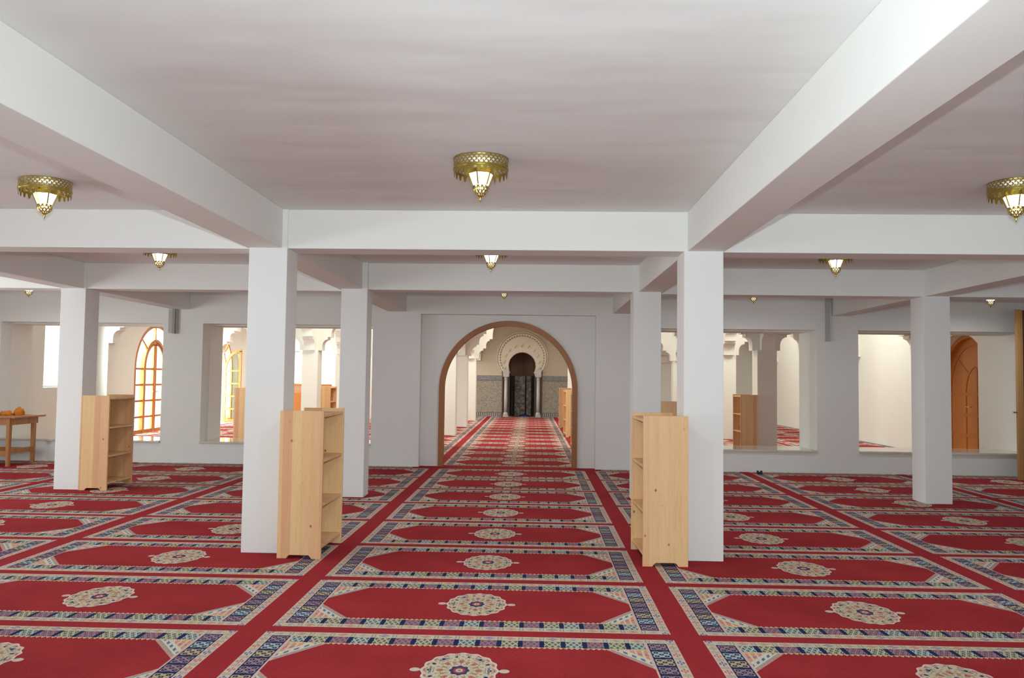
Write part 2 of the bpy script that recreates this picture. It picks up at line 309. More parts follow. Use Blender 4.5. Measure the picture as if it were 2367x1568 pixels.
# ---------------------------------------------------------------- mesh helpers
class MB:
    def __init__(s): s.v = []; s.f = []
    def box(s, x0, x1, y0, y1, z0, z1):
        n = len(s.v); s.v += [(x, y, z) for z in (z0, z1) for y in (y0, y1) for x in (x0, x1)]
        s.f += [tuple(n+k for k in q) for q in ((0, 2, 3, 1), (4, 5, 7, 6), (0, 1, 5, 4), (2, 6, 7, 3), (0, 4, 6, 2), (1, 3, 7, 5))]; return s
    def plate(s, outer, holes, t0, t1, mp):
        """flat plate with holes, 2-D outlines, mapped by mp(u, v, t)"""
        bm = bmesh.new(); loops = [outer]+list(holes)
        for lp in loops:
            vs = [bm.verts.new((u, v, 0)) for u, v in lp]
            for i in range(len(vs)): bm.edges.new((vs[i], vs[(i+1) % len(vs)]))
        bmesh.ops.triangle_fill(bm, use_beauty=True, use_dissolve=False, edges=bm.edges[:], normal=(0, 0, 1))
        bm.verts.ensure_lookup_table(); bm.verts.index_update(); N = len(bm.verts); n = len(s.v)
        co = [(q.co.x, q.co.y) for q in bm.verts]
        s.v += [mp(u, v, t0) for u, v in co] + [mp(u, v, t1) for u, v in co]
        for fc in bm.faces:
            ids = [q.index for q in fc.verts]
            s.f.append(tuple(n+k for k in ids)); s.f.append(tuple(n+N+k for k in reversed(ids)))
        k = 0
        for lp in loops:
            L = len(lp)
            for i in range(L):
                a_, b_ = k+i, k+(i+1) % L; s.f.append((n+a_, n+b_, n+N+b_, n+N+a_))
            k += L
        bm.free(); return s
    def strip(s, inner, outer, t0, t1, mp, closed=False):
        """ribbon between two polylines of equal length, extruded from t0 to t1"""
        n = len(s.v); L = len(inner)
        for t in (t0, t1):
            s.v += [mp(u, v, t) for u, v in inner] + [mp(u, v, t) for u, v in outer]
        def g(layer, ring, i): return n + layer*2*L + ring*L + i % L
        for i in range(L if closed else L-1):
            j = i+1
            s.f += [(g(0, 0, i), g(0, 0, j), g(0, 1, j), g(0, 1, i)), (g(1, 0, i), g(1, 1, i), g(1, 1, j), g(1, 0, j)),
                    (g(0, 0, i), g(1, 0, i), g(1, 0, j), g(0, 0, j)), (g(0, 1, i), g(0, 1, j), g(1, 1, j), g(1, 1, i))]
        if not closed:
            for i in (0, L-1): s.f.append((g(0, 0, i), g(0, 1, i), g(1, 1, i), g(1, 0, i)))
        return s
    def lathe(s, prof, seg, cx=0, cy=0, ph=0.0, closed_ends=True):
        n = len(s.v)
        for r_, z in prof:
            s.v += [(cx+r_*math.cos(ph+2*PI*k/seg), cy+r_*math.sin(ph+2*PI*k/seg), z) for k in range(seg)]
        for i in range(len(prof)-1):
            for k in range(seg):
                a_, b_ = n+i*seg+k, n+i*seg+(k+1) % seg; s.f.append((a_, b_, b_+seg, a_+seg))
        if closed_ends: s.f.append(tuple(n+k for k in reversed(range(seg)))); s.f.append(tuple(n+(len(prof)-1)*seg+k for k in range(seg)))
        return s
    def bar(s, a_, b_, t, w_=None):
        a_, b_ = Vector(a_), Vector(b_); d = (b_-a_).normalized(); u = d.cross(Vector((0, 0, 1)))
        if u.length < 1e-4: u = Vector((1, 0, 0))
        u.normalize(); v_ = d.cross(u); w_ = w_ or t; n = len(s.v)
        for p in (a_, b_): s.v += [tuple(p+u*i*t/2+v_*j*w_/2) for i, j in ((-1, -1), (1, -1), (1, 1), (-1, 1))]
        s.f += [tuple(n+k for k in q) for q in ((0, 3, 2, 1), (4, 5, 6, 7), (0, 1, 5, 4), (1, 2, 6, 5), (2, 3, 7, 6), (3, 0, 4, 7))]; return s
    def build(s, name, mat, parent=None, bevel=0.0, smooth=False):
        me = bpy.data.meshes.new(name); me.from_pydata(s.v, [], s.f)
        bm = bmesh.new(); bm.from_mesh(me); bmesh.ops.recalc_face_normals(bm, faces=bm.faces[:]); bm.to_mesh(me); bm.free()
        me.materials.append(mat)
        o = bpy.data.objects.new(name, me); C.objects.link(o)
        if parent: o.parent = parent
        if smooth:
            for p in me.polygons: p.use_smooth = True
        if bevel:
            md = o.modifiers.new('bevel', 'BEVEL'); md.width = bevel; md.segments = 2; md.limit_method = 'ANGLE'
        return o
def B(*a): return MB().box(*a)
def tag(o, label=None, cat=None, group=None, kind=None):
    if label: o['label'] = label
    if cat: o['category'] = cat
    if group: o['group'] = group
    if kind: o['kind'] = kind
    return o
def empty(name, loc, rz=0.0):
    o = bpy.data.objects.new(name, None); C.objects.link(o); o.location = loc; o.rotation_euler = (0, 0, rz); o.empty_display_size = 0.1; return o
def copy_tree(o, parent=None):
    c = o.copy(); C.objects.link(c); c.parent = parent
    for ch in list(o.children): copy_tree(ch, c)
    return c
def st(o, label=None, cat=None, group=None): return tag(o, label, cat, group, 'structure')
XZ = lambda u, v, t: (u, t, v)
YZ = lambda u, v, t: (t, u, v)
def rect(u0, u1, v0, v1): return [(u0, v0), (u1, v0), (u1, v1), (u0, v1)]
def arch(cu, hw, spring, hh, base=0.0, n=28):
    return [(cu+hw, base)] + [(cu+hw*math.cos(PI*k/n), spring+hh*math.sin(PI*k/n)) for k in range(n+1)] + [(cu-hw, base)]

# ---------------------------------------------------------------- room shell
ZB, ZC = 2.497, 2.823
st(B(-9.9, 8.7, -3.3, 13.8, -0.25, -0.02).build('floor', M['wall']), 'concrete floor slab under the carpet of the low room', 'floor')
st(B(-9.9, 8.6, 13.8, 31.8, -0.25, -0.02).build('floor', M['wall']), 'concrete floor slab under the carpet of the far hall', 'floor')
tag(B(-9.6, 8.35, -3.0, 13.22, -0.02, 0.0).build('prayer_carpet', M['carpet']), 'dark red wall-to-wall carpet with bordered medallion panels in the low near room', 'carpet')
tag(B(-9.43, 8.03, 13.22, 30.28, -0.02, 0.0).build('prayer_carpet', M['carpet_hall']), 'bright red striped-looking carpet of the far hall, beyond the round archway', 'carpet')
st(B(-9.9, 8.7, -3.3, 13.0, ZC, ZC+0.25).build('ceiling', M['ceil']))
# side and rear walls with the daylight openings
st(MB().plate(rect(-3.3, 13.0, 0.001, ZC), [rect(-0.3, 3.5, 0.35, 2.35), rect(6.2, 9.0, 0.35, 2.35)], -9.9, -9.6, YZ).build('wall_left', M['wall']))
st(MB().plate(rect(-3.3, 13.0, 0.001, ZC), [rect(-0.3, 3.5, 0.35, 2.35)], 8.35, 8.65, YZ).build('wall_right', M['wall']))  # opening added for the right-hand fill lamp
st(MB().plate(rect(-9.6, 8.35, 0.001, ZC), [rect(-6.3, -2.9, 0.35, 2.35), rect(-1.4, 2.0, 0.35, 2.35), rect(3.1, 6.5, 0.35, 2.35)], -3.3, -3.0, XZ).build('wall_rear', M['wall']))
# partition between the room and the hall
WIN = [(-8.80, -6.095), (-5.44, -2.65), (1.68, 4.475), (5.13, 7.86)]
holes = [rect(a_, b_, 0.325, 2.272) for a_, b_ in WIN]
alc = rect(-1.87, 0.962, -0.02, 2.468)
outer = [(-9.75, 0.001), (-1.87, 0.001), (-1.87, 2.468), (0.962, 2.468), (0.962, 0.001), (8.5, 0.001), (8.5, 4.4), (-9.75, 4.4)]
st(MB().plate(outer, holes, 13.0, 13.27, XZ).build('wall_partition', M['wall']))
holes2 = [rect(a_+0.02, b_-0.02, 0.325, 2.255) for a_, b_ in WIN]
outer2 = [(-9.75, 0.001), (-1.9, 0.001), (-1.9, 2.50), (0.99, 2.50), (0.99, 0.001), (8.5, 0.001), (8.5, 4.4), (-9.75, 4.4)]
st(MB().plate(outer2, holes2, 13.27, 13.8, XZ).build('wall_hall_front', M['hall']))
for k, (a_, b_) in enumerate(WIN):
    w_ = empty('window_%d' % (k+1), ((a_+b_)/2, 13.4, 0.325))
    st(w_, ['wide opening in the partition at far left with the glazed door behind', 'wide opening in the partition between the two left pillars', 'wide opening in the partition right of the archway', 'wide opening in the partition at far right with the wooden door behind'][k], 'window')
    L = (b_-a_)/2-0.001
    B(-L, L, -0.43, 0.42, 0.0, 0.032).build('sill', M['marble'], w_, 0.004)
# arch panel and its frame
AX, AR, AS = -0.447, 1.125, 1.25
pan = [(-1.869, 0.001), (AX-AR, 0.001)] + [(AX-AR*math.cos(PI*k/40), AS+AR*math.sin(PI*k/40)) for k in range(41)] + [(AX+AR, 0.001), (0.961, 0.001), (0.961, 2.467), (-1.869, 2.467)]
st(MB().plate(pan, [], 13.15, 13.27, XZ).build('wall_arch_panel', M['wall']))
o_ = [(AX-AR, 0.0)] + [(AX-AR*math.cos(PI*k/48), AS+AR*math.sin(PI*k/48)) for k in range(49)] + [(AX+AR, 0.0)]
r2 = AR-0.082
i_ = [(AX-r2, 0.0)] + [(AX-r2*math.cos(PI*k/48), AS+r2*math.sin(PI*k/48)) for k in range(49)] + [(AX+r2, 0.0)]
st(MB().strip(i_, o_, 13.105, 13.26, XZ).build('trim_1', M['frame_wood']), 'dark brown wooden frame around the round archway', 'door frame')
# pillars
def pillar(x0, x1, y0, y1, label):
    o = B(x0, x1, y0, y1, 0.0, ZC).build('pillar', M['pillar'], None, 0.004)
    st(o, label, 'pillar', 'square white pillars of the low room')
pillar(-2.383, -2.063, 6.570, 6.855, 'tall white square pillar left of centre, nearest on the left, shelf at its right')
pillar(1.200, 1.518, 6.580, 6.910, 'tall white square pillar right of centre, nearest on the right, shelf at its left')
pillar(-2.360, -2.042, 9.650, 9.930, 'white square pillar behind the nearest left pillar, left of the archway')
pillar(1.165, 1.495, 9.690, 10.02, 'white square pillar behind the nearest right pillar, right of the archway')
pillar(-5.945, -5.630, 9.880, 10.20, 'white square pillar at far left beside the small table')
pillar(4.690, 5.010, 9.900, 10.24, 'white square pillar at far right, standing alone before the partition')
# beams
def beam(x0, x1, y0, y1, label, z0=ZB):
    st(B(x0, x1, y0, y1, z0, ZC).build('ceiling_beam', M['ceil' if 0 else 'wall'], None, 0.005), label, 'beam', 'white ceiling beams')
beam(-2.38, 1.5, 6.585, 6.88, 'white cross beam over the two nearest pillars, between them')
beam(-9.6, -2.38, 6.62, 6.90, 'white cross beam running left from the nearest left pillar')
beam(1.5, 8.35, 6.62, 6.92, 'white cross beam running right from the nearest right pillar')
beam(-2.36, 1.49, 9.705, 10.0, 'white cross beam over the second pair of pillars, middle span')
beam(-9.6, -2.36, 9.895, 10.19, 'white cross beam running left from the second left pillar')
beam(1.49, 8.35, 9.915, 10.21, 'white cross beam running right from the second right pillar')
LB = [(-5.94, -5.66, 'over the far left pillar'), (-2.405, -2.108, 'over the left pillars'), (1.228, 1.528, 'over the right pillars'), (4.71, 4.99, 'over the far right pillar')]
for x0, x1, w_ in LB:
    for (y0, y1, seg) in ((-3.0, 6.60, 'front length coming towards the viewer'), (6.89, 9.90, 'middle length'), (10.01, 13.0, 'last length meeting the partition')):
        beam(x0, x1, y0, y1, 'white lengthwise beam %s, %s' % (w_, seg), ZB+0.002)

# ---------------------------------------------------------------- far hall
HZ = 4.4
st(B(-9.75, 8.5, 13.0, 31.8, HZ, HZ+0.25).build('ceiling', M['hall']))
LD = [19.83, 23.85]
holes = [arch(c_, 1.08, 1.55, 1.10, -0.0) for c_ in LD] + [rect(15.24, 16.25, 1.15, 2.40), rect(28.2, 29.2, 1.15, 2.40)]  # last rectangle cuts the added window for fill light
lo = [(13.8, 0.001), (30.3, 0.001), (30.3, HZ), (13.8, HZ)]
holes = [[(u, max(v_, 0.0)) for u, v_ in h] for h in holes]
st(MB().plate(lo, holes, -9.75, -9.45, YZ).build('wall_hall_left', M['hall']))
st(MB().plate(lo, [arch(15.60, 1.08, 1.32, 1.08, 0.0)], 8.05, 8.45, YZ).build('wall_hall_right', M['hall']))
st(B(7.84, 8.049, 13.8, 14.56, 0.0, HZ).build('trim_2', M['hall']), 'white wall pilaster beside the wooden arched door', 'pilaster')
# mihrab wall
MC = -0.515
op = []
for k in range(73):
    a0 = math.radians(-28 + 236*k/72); rr = 0.508+0.018*(1 if k % 2 else -1); op.append((MC+rr*math.cos(a0), 1.90+rr*math.sin(a0)))
op = [(MC+0.47, -0.01)] + [(MC+0.47, 1.60)] + op + [(MC-0.47, 1.60), (MC-0.47, -0.01)]
wallo = [(-9.75, 0.001), (MC-0.47, 0.001)] + list(reversed(op))[1:-1] + [(MC+0.47, 0.001), (8.33, 0.001), (8.33, HZ), (-9.75, HZ)]
st(MB().plate(wallo, [rect(-9.35, -8.93, 1.12, 2.35)], 30.30, 30.45, XZ).build('wall_hall_far', M['hall']))
st(MB().plate([(-5.4, 1.53), (MC-0.47, 1.53), (MC-0.47, 1.60)] + list(reversed(op))[2:-2] + [(MC+0.47, 1.60), (MC+0.47, 1.53), (4.2, 1.53), (4.2, 3.9), (-5.4, 3.9)], [], 30.262, 30.298, XZ).build('trim_3', M['stucco']), 'panel of beige carved stucco around the prayer niche', 'wall panel')
ring = empty('niche_surround', (MC, 30.2, 1.53)); tag(ring, 'round cream plaster surround with scalloped edge above the prayer niche', 'arch surround')
ov = Vector((MC, 30.2, 1.53))
cz = 2.205
def cir(r_, a0, a1, n, sc=0.0, teeth=0):
    return [(MC+(r_+sc*math.cos(teeth*PI*2*k/n))*math.cos(a0+(a1-a0)*k/n), cz+(r_+sc*math.cos(teeth*PI*2*k/n))*math.sin(a0+(a1-a0)*k/n)) for k in range(n+1)]
A0, A1 = -0.62, PI+0.62
def off(mp, o0): return lambda u, v, t: tuple(Vector(mp(u, v, t))-o0)
disc = cir(0.80, A0, A1, 60)
inner = [(u, v) for u, v in op if v > 1.6]
plo = disc + [(MC-0.60, 1.60), (MC-0.47, 1.60)] + list(reversed(inner)) + [(MC+0.47, 1.60), (MC+0.60, 1.60)]
MB().plate(plo, [], 30.215, 30.258, off(XZ, ov)).build('plain_field', M['plaster'], ring)
MB().strip(cir(0.825, A0, A1, 252, 0.03, 36), cir(0.90, A0, A1, 252), 30.19, 30.26, off(XZ, ov)).build('scalloped_border', M['plaster'], ring)
MB().strip(cir(0.925, A0, A1, 90), cir(0.955, A0, A1, 90), 30.20, 30.26, off(XZ, ov)).build('outer_rim', M['plaster'], ring)
for k in range(11):
    mb = MB()
    a0 = math.radians(-12+204*k/10); rr = 0.66+0.05*math.sin(math.radians(204*k/10-12))
    px, pz = MC+rr*math.cos(a0), 1.93+rr*math.sin(a0)*1.02
    for dx, dz in ((-0.026, -0.03), (0.0, 0.01), (0.026, 0.045)):
        mb.box(*(px+dx-0.016-ov.x, px+dx+0.016-ov.x, 30.185-ov.y, 30.22-ov.y, pz+dz-0.022-ov.z, pz+dz+0.022-ov.z))
    mb.build('relief_motif', M['stucco'], ring)
for sx, (x0, x1) in enumerate(((-5.4, -1.262), (0.252, 4.2))):
    d = empty('tile_dado', ((x0+x1)/2, 30.25, 0.0)); tag(d, ['left', 'right'][sx] + ' green and grey mosaic tile dado %s of the prayer niche' % ['left', 'right'][sx], 'tile panel', 'mosaic tile dados beside the prayer niche')
    h = (x1-x0)/2
    B(-h, h, -0.0, 0.049, 0.015, 0.135).build('striped_base', M['stripetile'], d)
    B(-h, h, -0.0, 0.049, 0.155, 1.335).build('mosaic_field', M['zellige'], d)
    B(-h, h, -0.005, 0.049, 1.355, 1.53).build('blue_band', M['bandtile'], d)
    B(-h, h, -0.008, 0.049, 0.135, 0.155).box(-h, h, -0.008, 0.049, 1.335, 1.355).build('red_line', M['redline'], d)
st(B(-1.262, -1.235, 30.20, 30.30, 0, 1.76).box(0.225, 0.252, 30.20, 30.30, 0, 1.76).build('trim_4', M['niche']))
st(B(-1.235, -0.986, 30.262, 30.299, 0, 1.53).box(-0.044, 0.225, 30.262, 30.299, 0, 1.53).build('trim_5', M['niche_low']))
# the niche behind
nb = [(-1.05, 30.45), (-0.95, 31.05), (-0.515, 31.30), (-0.08, 31.05), (0.02, 30.45)]
mbu, mbl = MB(), MB()
for (ax_, ay_), (bx_, by_) in zip(nb, nb[1:]):
    for mbb, z0, z1 in ((mbl, -0.02, 1.53), (mbu, 1.53, 2.6)):
        n0 = len(mbb.v)
        dx, dy = (by_-ay_), -(bx_-ax_); L_ = math.hypot(dx, dy); dx, dy = -dx/L_*0.1, -dy/L_*0.1
        mbb.v += [(ax_, ay_, z0), (bx_, by_, z0), (bx_, by_, z1), (ax_, ay_, z1), (ax_+dx, ay_+dy, z0), (bx_+dx, by_+dy, z0), (bx_+dx, by_+dy, z1), (ax_+dx, ay_+dy, z1)]
        mbb.f += [tuple(n0+k for k in q) for q in ((0, 1, 2, 3), (4, 7, 6, 5), (0, 4, 5, 1), (1, 5, 6, 2), (2, 6, 7, 3), (3, 7, 4, 0))]
st(mbl.build('wall_niche_lower', M['niche_low'])); st(mbu.build('wall_niche_upper', M['niche']))
st(B(-1.15, 0.12, 30.45, 31.5, 2.6, 2.7).build('ceiling', M['niche']))
slab = B(-0.79, -0.40, 30.72, 30.76, 0.0, 1.52).build('marble_slab', M['dark_marble'])
tag(slab, 'wider grey veined marble slab standing in the prayer niche', 'stone panel', 'veined marble slabs in the prayer niche')
slab = B(-0.35, -0.17, 30.72, 30.76, 0.0, 1.52).build('marble_slab', M['dark_marble'])
tag(slab, 'narrower grey veined marble slab at the right in the prayer niche', 'stone panel', 'veined marble slabs in the prayer niche')
def mcol(x, side):
    e = empty('niche_column', (x, 30.10, 0.0)); tag(e, 'slim grey marble column at the %s of the prayer niche' % side, 'column', 'marble columns of the prayer niche')
    B(-0.10, 0.10, -0.09, 0.09, 0.0, 0.07).lathe([(0.085, 0.07), (0.095, 0.10), (0.075, 0.15), (0.062, 0.17)], 20).build('base', M['grey_marble'], e)
    MB().lathe([(0.060, 0.17), (0.062, 0.6), (0.058, 1.36)], 20).build('shaft', M['grey_marble'], e, smooth=True)
    MB().lathe([(0.058, 1.36), (0.072, 1.38), (0.06, 1.41), (0.075, 1.48)], 20).box(-0.112, 0.112, -0.095, 0.095, 1.48, 1.76).build('capital', M['grey_marble'], e, 0.01)
mcol(-1.105, 'left'); mcol(0.098, 'right')
ms = empty('microphone_stand', (-0.885, 30.62, 0)); tag(ms, 'thin black microphone stand inside the prayer niche at its left', 'microphone stand')
MB().lathe([(0.09, 0.0), (0.09, 0.02), (0.02, 0.03)], 16).build('base', M['black'], ms)
MB().bar((0, 0, 0.02), (0, 0, 1.0), 0.022).build('pole', M['black'], ms)
MB().bar((0, 0, 1.0), (0.07, -0.05, 1.13), 0.03).build('microphone', M['black'], ms)

def lump(name, r_, mat, seed, sq=0.5, n=2):
    bm = bmesh.new(); bmesh.ops.create_icosphere(bm, subdivisions=3, radius=1)
    rnd = random.Random(seed); ph = [rnd.uniform(0, 6) for _ in range(6)]
    for q in bm.verts:
        c_ = q.co; k = 1+0.22*math.sin(3.1*c_.x+ph[0])*math.cos(4*c_.y+ph[1])+0.16*math.sin(6*c_.y+ph[2]+5*c_.z)+0.08*math.sin(11*c_.x+ph[3])
        q.co = Vector((c_.x*k*r_[0], c_.y*k*r_[1], max(-0.35, c_.z*k)*r_[2]+0.35*r_[2]))
    me = bpy.data.meshes.new(name); bm.to_mesh(me); bm.free(); me.materials.append(mat)
    for p in me.polygons: p.use_smooth = True
    o = bpy.data.objects.new(name, me); C.objects.link(o); return o
o = lump('cloth_bundle', (0.17, 0.11, 0.06), M['bluecloth'], 3); o.location = (-0.42, 30.5, 0); tag(o, 'dark blue folded cloth lying on the floor of the prayer niche', 'cloth')

# hall pillars with corbels, arcades above
def corbel(sgn):            # outline of one stepped bracket, offset from the shaft face, going up
    pr = [(0.0, 2.08), (0.085, 2.08), (0.085, 2.19)]
    pr += [(0.085+0.14*(1-math.cos(PI/2*k/6)), 2.19+0.17*math.sin(PI/2*k/6)) for k in range(1, 7)]
    pr += [(0.225, 2.42), (0.315, 2.42), (0.315, 2.52)]
    pr += [(0.315+0.12*(1-math.cos(PI/2*k/5)), 2.52+0.16*math.sin(PI/2*k/5)) for k in range(1, 6)]
    pr += [(0.435, 2.74), (0.53, 2.74)]
    return pr
def arcade(pts, t0, t1, mp, name):
    """pts = list of (lo, hi) solid supports along u; outline of corbels and arches between them"""
    u0, u1 = pts[0][0], pts[-1][1]; out = [(u0, 2.08)]
    for (a0, a1), (b0, b1) in zip(pts, pts[1:]):
        out += [(a1+d, z) for d, z in corbel(1)]
        s0, s1 = a1+0.53, b0-0.53; c_, h_ = (s0+s1)/2, (s1-s0)/2
        out += [(c_-h_*math.cos(PI*k/24), 2.86+0.95*math.sin(PI*k/24)) for k in range(25)]
        out += [(b0-d, z) for d, z in reversed(corbel(1))]
    out += [(u1, 2.08), (u1, HZ), (u0, HZ)]
    cl = [out[0]]
    for p in out[1:]:
        if abs(p[0]-cl[-1][0])+abs(p[1]-cl[-1][1]) > 1e-5: cl.append(p)
    return st(MB().plate(cl, [], t0, t1, mp).build(name, M['hall']), None, None)
PX = [(-5.90, -5.50), (-2.40, -2.00), (1.08, 1.48), (4.57, 4.97)]
PY = [(16.80, 17.20), (20.20, 20.60), (23.60, 24.00), (27.00, 27.40)]
tn = 6
for (y0, y1) in PY:
    first = y0 < 17
    arcade([(-9.46, -9.07 if first else -9.40)]+PX+[(7.91 if first else 8.0, 8.06)], y0+0.06, y1-0.06, XZ, 'trim_%d' % tn); tn += 1
for (x0, x1) in PX:
    arcade([(13.79, 13.85)]+PY+[(30.24, 30.31)], x0+0.061, x1-0.061, YZ, 'trim_%d' % tn); tn += 1
for y0, y1 in PY[:1]:
    st(B(-9.449, -9.08, y0+0.065, y1-0.065, 0.0, 2.10).build('trim_%d' % tn, M['hall'])); tn += 1
    st(B(7.92, 8.049, y0+0.065, y1-0.065, 0.0, 2.10).build('trim_%d' % tn, M['hall'])); tn += 1
cn = ['far left', 'left of the archway view', 'right of the archway view', 'far right']
rn = ['first', 'second', 'third', 'fourth']
for i, (x0, x1) in enumerate(PX):
    for j, (y0, y1) in enumerate(PY):
        o = B(x0, x1, y0, y1, 0.0, 2.10).build('pillar', M['hall'], None, 0.004)
        st(o, 'white hall pillar, %s row from the partition, %s line' % (rn[j], cn[i]), 'pillar', 'pillars of the far hall')

# ---------------------------------------------------------------- glazed arched doors in the hall's left wall
def ell(c_, hw, hh, z, a0=0, a1=PI, n=24): return [(c_+hw*math.cos(a0+(a1-a0)*k/n), z+hh*math.sin(a0+(a1-a0)*k/n)) for k in range(n+1)]
def leaf_mesh():
    """half-arch door leaf: hinge at u=0, meeting stile at u=0.52"""
    m = MB(); T0, T1 = -0.025, 0.025
    o2 = [(0.0, 0.0)] + [(0.52*(1-math.cos(PI/2*k/14)), 1.55+0.66*math.sin(PI/2*k/14)) for k in range(15)]
    i2 = [(0.065, 0.0)] + [(0.065+0.455*(1-math.cos(PI/2*k/14)), 1.55+0.59*math.sin(PI/2*k/14)) for k in range(15)]
    m.strip(i2, o2, T0, T1, XZ)
    m.box(0.455, 0.52, T0, T1, 0.0, 2.16)
    for z in (0.0, 0.375, 0.76, 1.145, 1.53): m.box(0.05, 0.47, T0+0.004, T1-0.004, z, z+(0.09 if z == 0 else 0.045))
    return m
def leaf_glass():
    return MB().plate([(0.06, 0.05), (0.46, 0.05), (0.46, 2.13)] + [(0.06+0.455*(1-math.cos(PI/2*k/10)), 1.55+0.59*math.sin(PI/2*k/10)) for k in range(9, -1, -1)], [], -0.004, 0.004, XZ)
def hall_door(name, cyy, label, openleaf):
    d = empty(name, (-9.50, cyy, 0.0), PI/2); st(d, label, 'door')        # local x runs along the wall (+y world), local y towards -x
    fr = MB()
    ou = [(1.08, 0.0)]+ell(0, 1.08, 1.10, 1.55)+[(-1.08, 0.0)]; inn = [(1.005, 0.0)]+ell(0, 1.005, 1.025, 1.55)+[(-1.005, 0.0)]
    fr.strip(inn, ou, -0.05, 0.06, XZ)
    ou = [(0.60, 0.0)]+ell(0, 0.60, 0.735, 1.55)+[(-0.60, 0.0)]; inn = [(0.53, 0.0)]+ell(0, 0.53, 0.668, 1.55)+[(-0.53, 0.0)]
    fr.strip(inn, ou, -0.045, 0.05, XZ)
    for s_ in (1, -1):
        for z in (0.0, 0.375, 0.76, 1.145, 1.53): fr.box(*sorted((s_*0.58, s_*1.03)), -0.03, 0.03, z, z+(0.09 if z == 0 else 0.045))
    for deg in (90, 45, 135):
        a0 = math.radians(deg); c1, s1 = math.cos(a0), math.sin(a0)
        fr.bar((0.59*c1, 0, 1.55+0.72*s1), (1.03*c1, 0, 1.55+1.05*s1), 0.045, 0.05)
    fr.build('door_frame', M['door_wood'], d)
    g = MB().plate([(-1.03, 0.05)]+list(reversed(ell(0, 1.03, 1.05, 1.55)))+[(1.03, 0.05), (0.56, 0.05)]+ell(0, 0.56, 0.70, 1.55)+[(-0.56, 0.05)], [], -0.004, 0.004, XZ)
    g.build('side_glass', M['glass'], d)
    for s_ in (-1, 1):
        lf = leaf_mesh().build('door_leaf', M['door_wood'], d)
        gl = leaf_glass().build('glass_pane', M['green_glass' if openleaf else 'glass'], lf)
        hd = MB().bar((0.487, -0.05, 1.0), (0.40, -0.05, 1.0), 0.018).bar((0.487, 0, 1.0), (0.487, -0.05, 1.0), 0.018).build('door_handle', M['steel'], lf)
        lf.location = (s_*0.53, 0, 0)
        if s_ == -1: lf.rotation_euler = (0, 0, 0)
        else:
            lf.scale = (-1, 1, 1); lf.rotation_euler = (0, 0, PI/2 if openleaf else 0)
    return d
hall_door('door_1', LD[0], 'closed arched double door of glass and orange wood in the left hall wall', False)
hall_door('door_2', LD[1], 'arched glass double door with one leaf standing open in the left hall wall', True)
wd = empty('window_5', (-9.55, 15.745, 1.15), PI/2); st(wd, 'bright rectangular window at far left in the hall wall', 'window')
MB().plate(rect(-0.505, 0.505, 0, 1.25), [rect(-0.47, 0.47, 0.035, 1.215)], -0.03, 0.03, XZ).build('window_frame', M['grey_marble'], wd)
B(-0.48, 0.48, -0.004, 0.004, 0.03, 1.22).build('window_pane', M['glass'], wd)
wd = empty('window_7', (-9.55, 28.70, 1.15), PI/2); st(wd, 'added window at the far end of the left hall wall, letting in fill light', 'window')  # window put in to light the far left corner
MB().plate(rect(-0.498, 0.498, 0.002, 1.248), [rect(-0.47, 0.47, 0.035, 1.215)], -0.03, 0.03, XZ).build('window_frame', M['grey_marble'], wd)
B(-0.48, 0.48, -0.004, 0.004, 0.03, 1.22).build('window_pane', M['glass'], wd)
wd = empty('window_6', (-9.14, 30.38, 1.12)); st(wd, 'small bright window in the far hall wall left of the prayer niche', 'window')
MB().plate(rect(-0.21, 0.21, 0, 1.23), [rect(-0.18, 0.18, 0.03, 1.2)], -0.03, 0.03, XZ).build('window_frame', M['grey_marble'], wd)
B(-0.19, 0.19, -0.004, 0.004, 0.02, 1.21).build('window_pane', M['glass'], wd)

# solid arched door in the hall's right wall
d = empty('door_3', (8.32, 15.60, 0.0), PI/2); st(d, 'closed arched solid orange-brown wooden door in the right hall wall', 'door')
MB().plate([(1.06, 0.0)]+ell(0, 1.06, 1.06, 1.32)+[(-1.06, 0.0)], [], -0.06, -0.02, XZ).build('door_panel', M['door_wood'], d)
fr = MB(); ou = [(1.078, 0.0)]+ell(0, 1.078, 1.078, 1.32)+[(-1.078, 0.0)]; inn = [(1.0, 0.0)]+ell(0, 1.0, 1.0, 1.32)+[(-1.0, 0.0)]
fr.strip(inn, ou, -0.02, 0.08, XZ); fr.build('door_frame', M['door_wood'], d)
ms_ = MB(); ms_.strip([(0.30, 0.0)]+ell(-0.08, 0.38, 0.50, 1.26)+[(-0.46, 0.0)], [(0.33, 0.0)]+ell(-0.08, 0.41, 0.53, 1.26)+[(-0.49, 0.0)], -0.02, -0.008, XZ)
ms_.strip([(0.85, 0.0)]+ell(0, 0.85, 0.85, 1.32)+[(-0.85, 0.0)], [(0.88, 0.0)]+ell(0, 0.88, 0.88, 1.32)+[(-0.88, 0.0)], -0.02, -0.009, XZ)
for z in (0.0, 0.41, 0.80, 1.21): ms_.box(-0.85, 0.85, -0.02, -0.010, z, z+0.07)
ms_.box(-0.10, -0.05, -0.02, -0.006, 0.0, 1.74)
for deg in (45, 135):
    a0 = math.radians(deg); c1, s1 = math.cos(a0), math.sin(a0); ms_.bar((-0.08+0.40*c1, -0.015, 1.26+0.52*s1), (0.86*c1, -0.015, 1.32+0.86*s1), 0.012, 0.03)
ms_.build('door_moulding', M['door_wood'], d)
MB().bar((0.09, 0.0, 1.0), (0.09, 0.05, 1.0), 0.02).bar((0.09, 0.05, 1.0), (0.2, 0.05, 1.0), 0.018).build('door_handle', M['steel'], d)

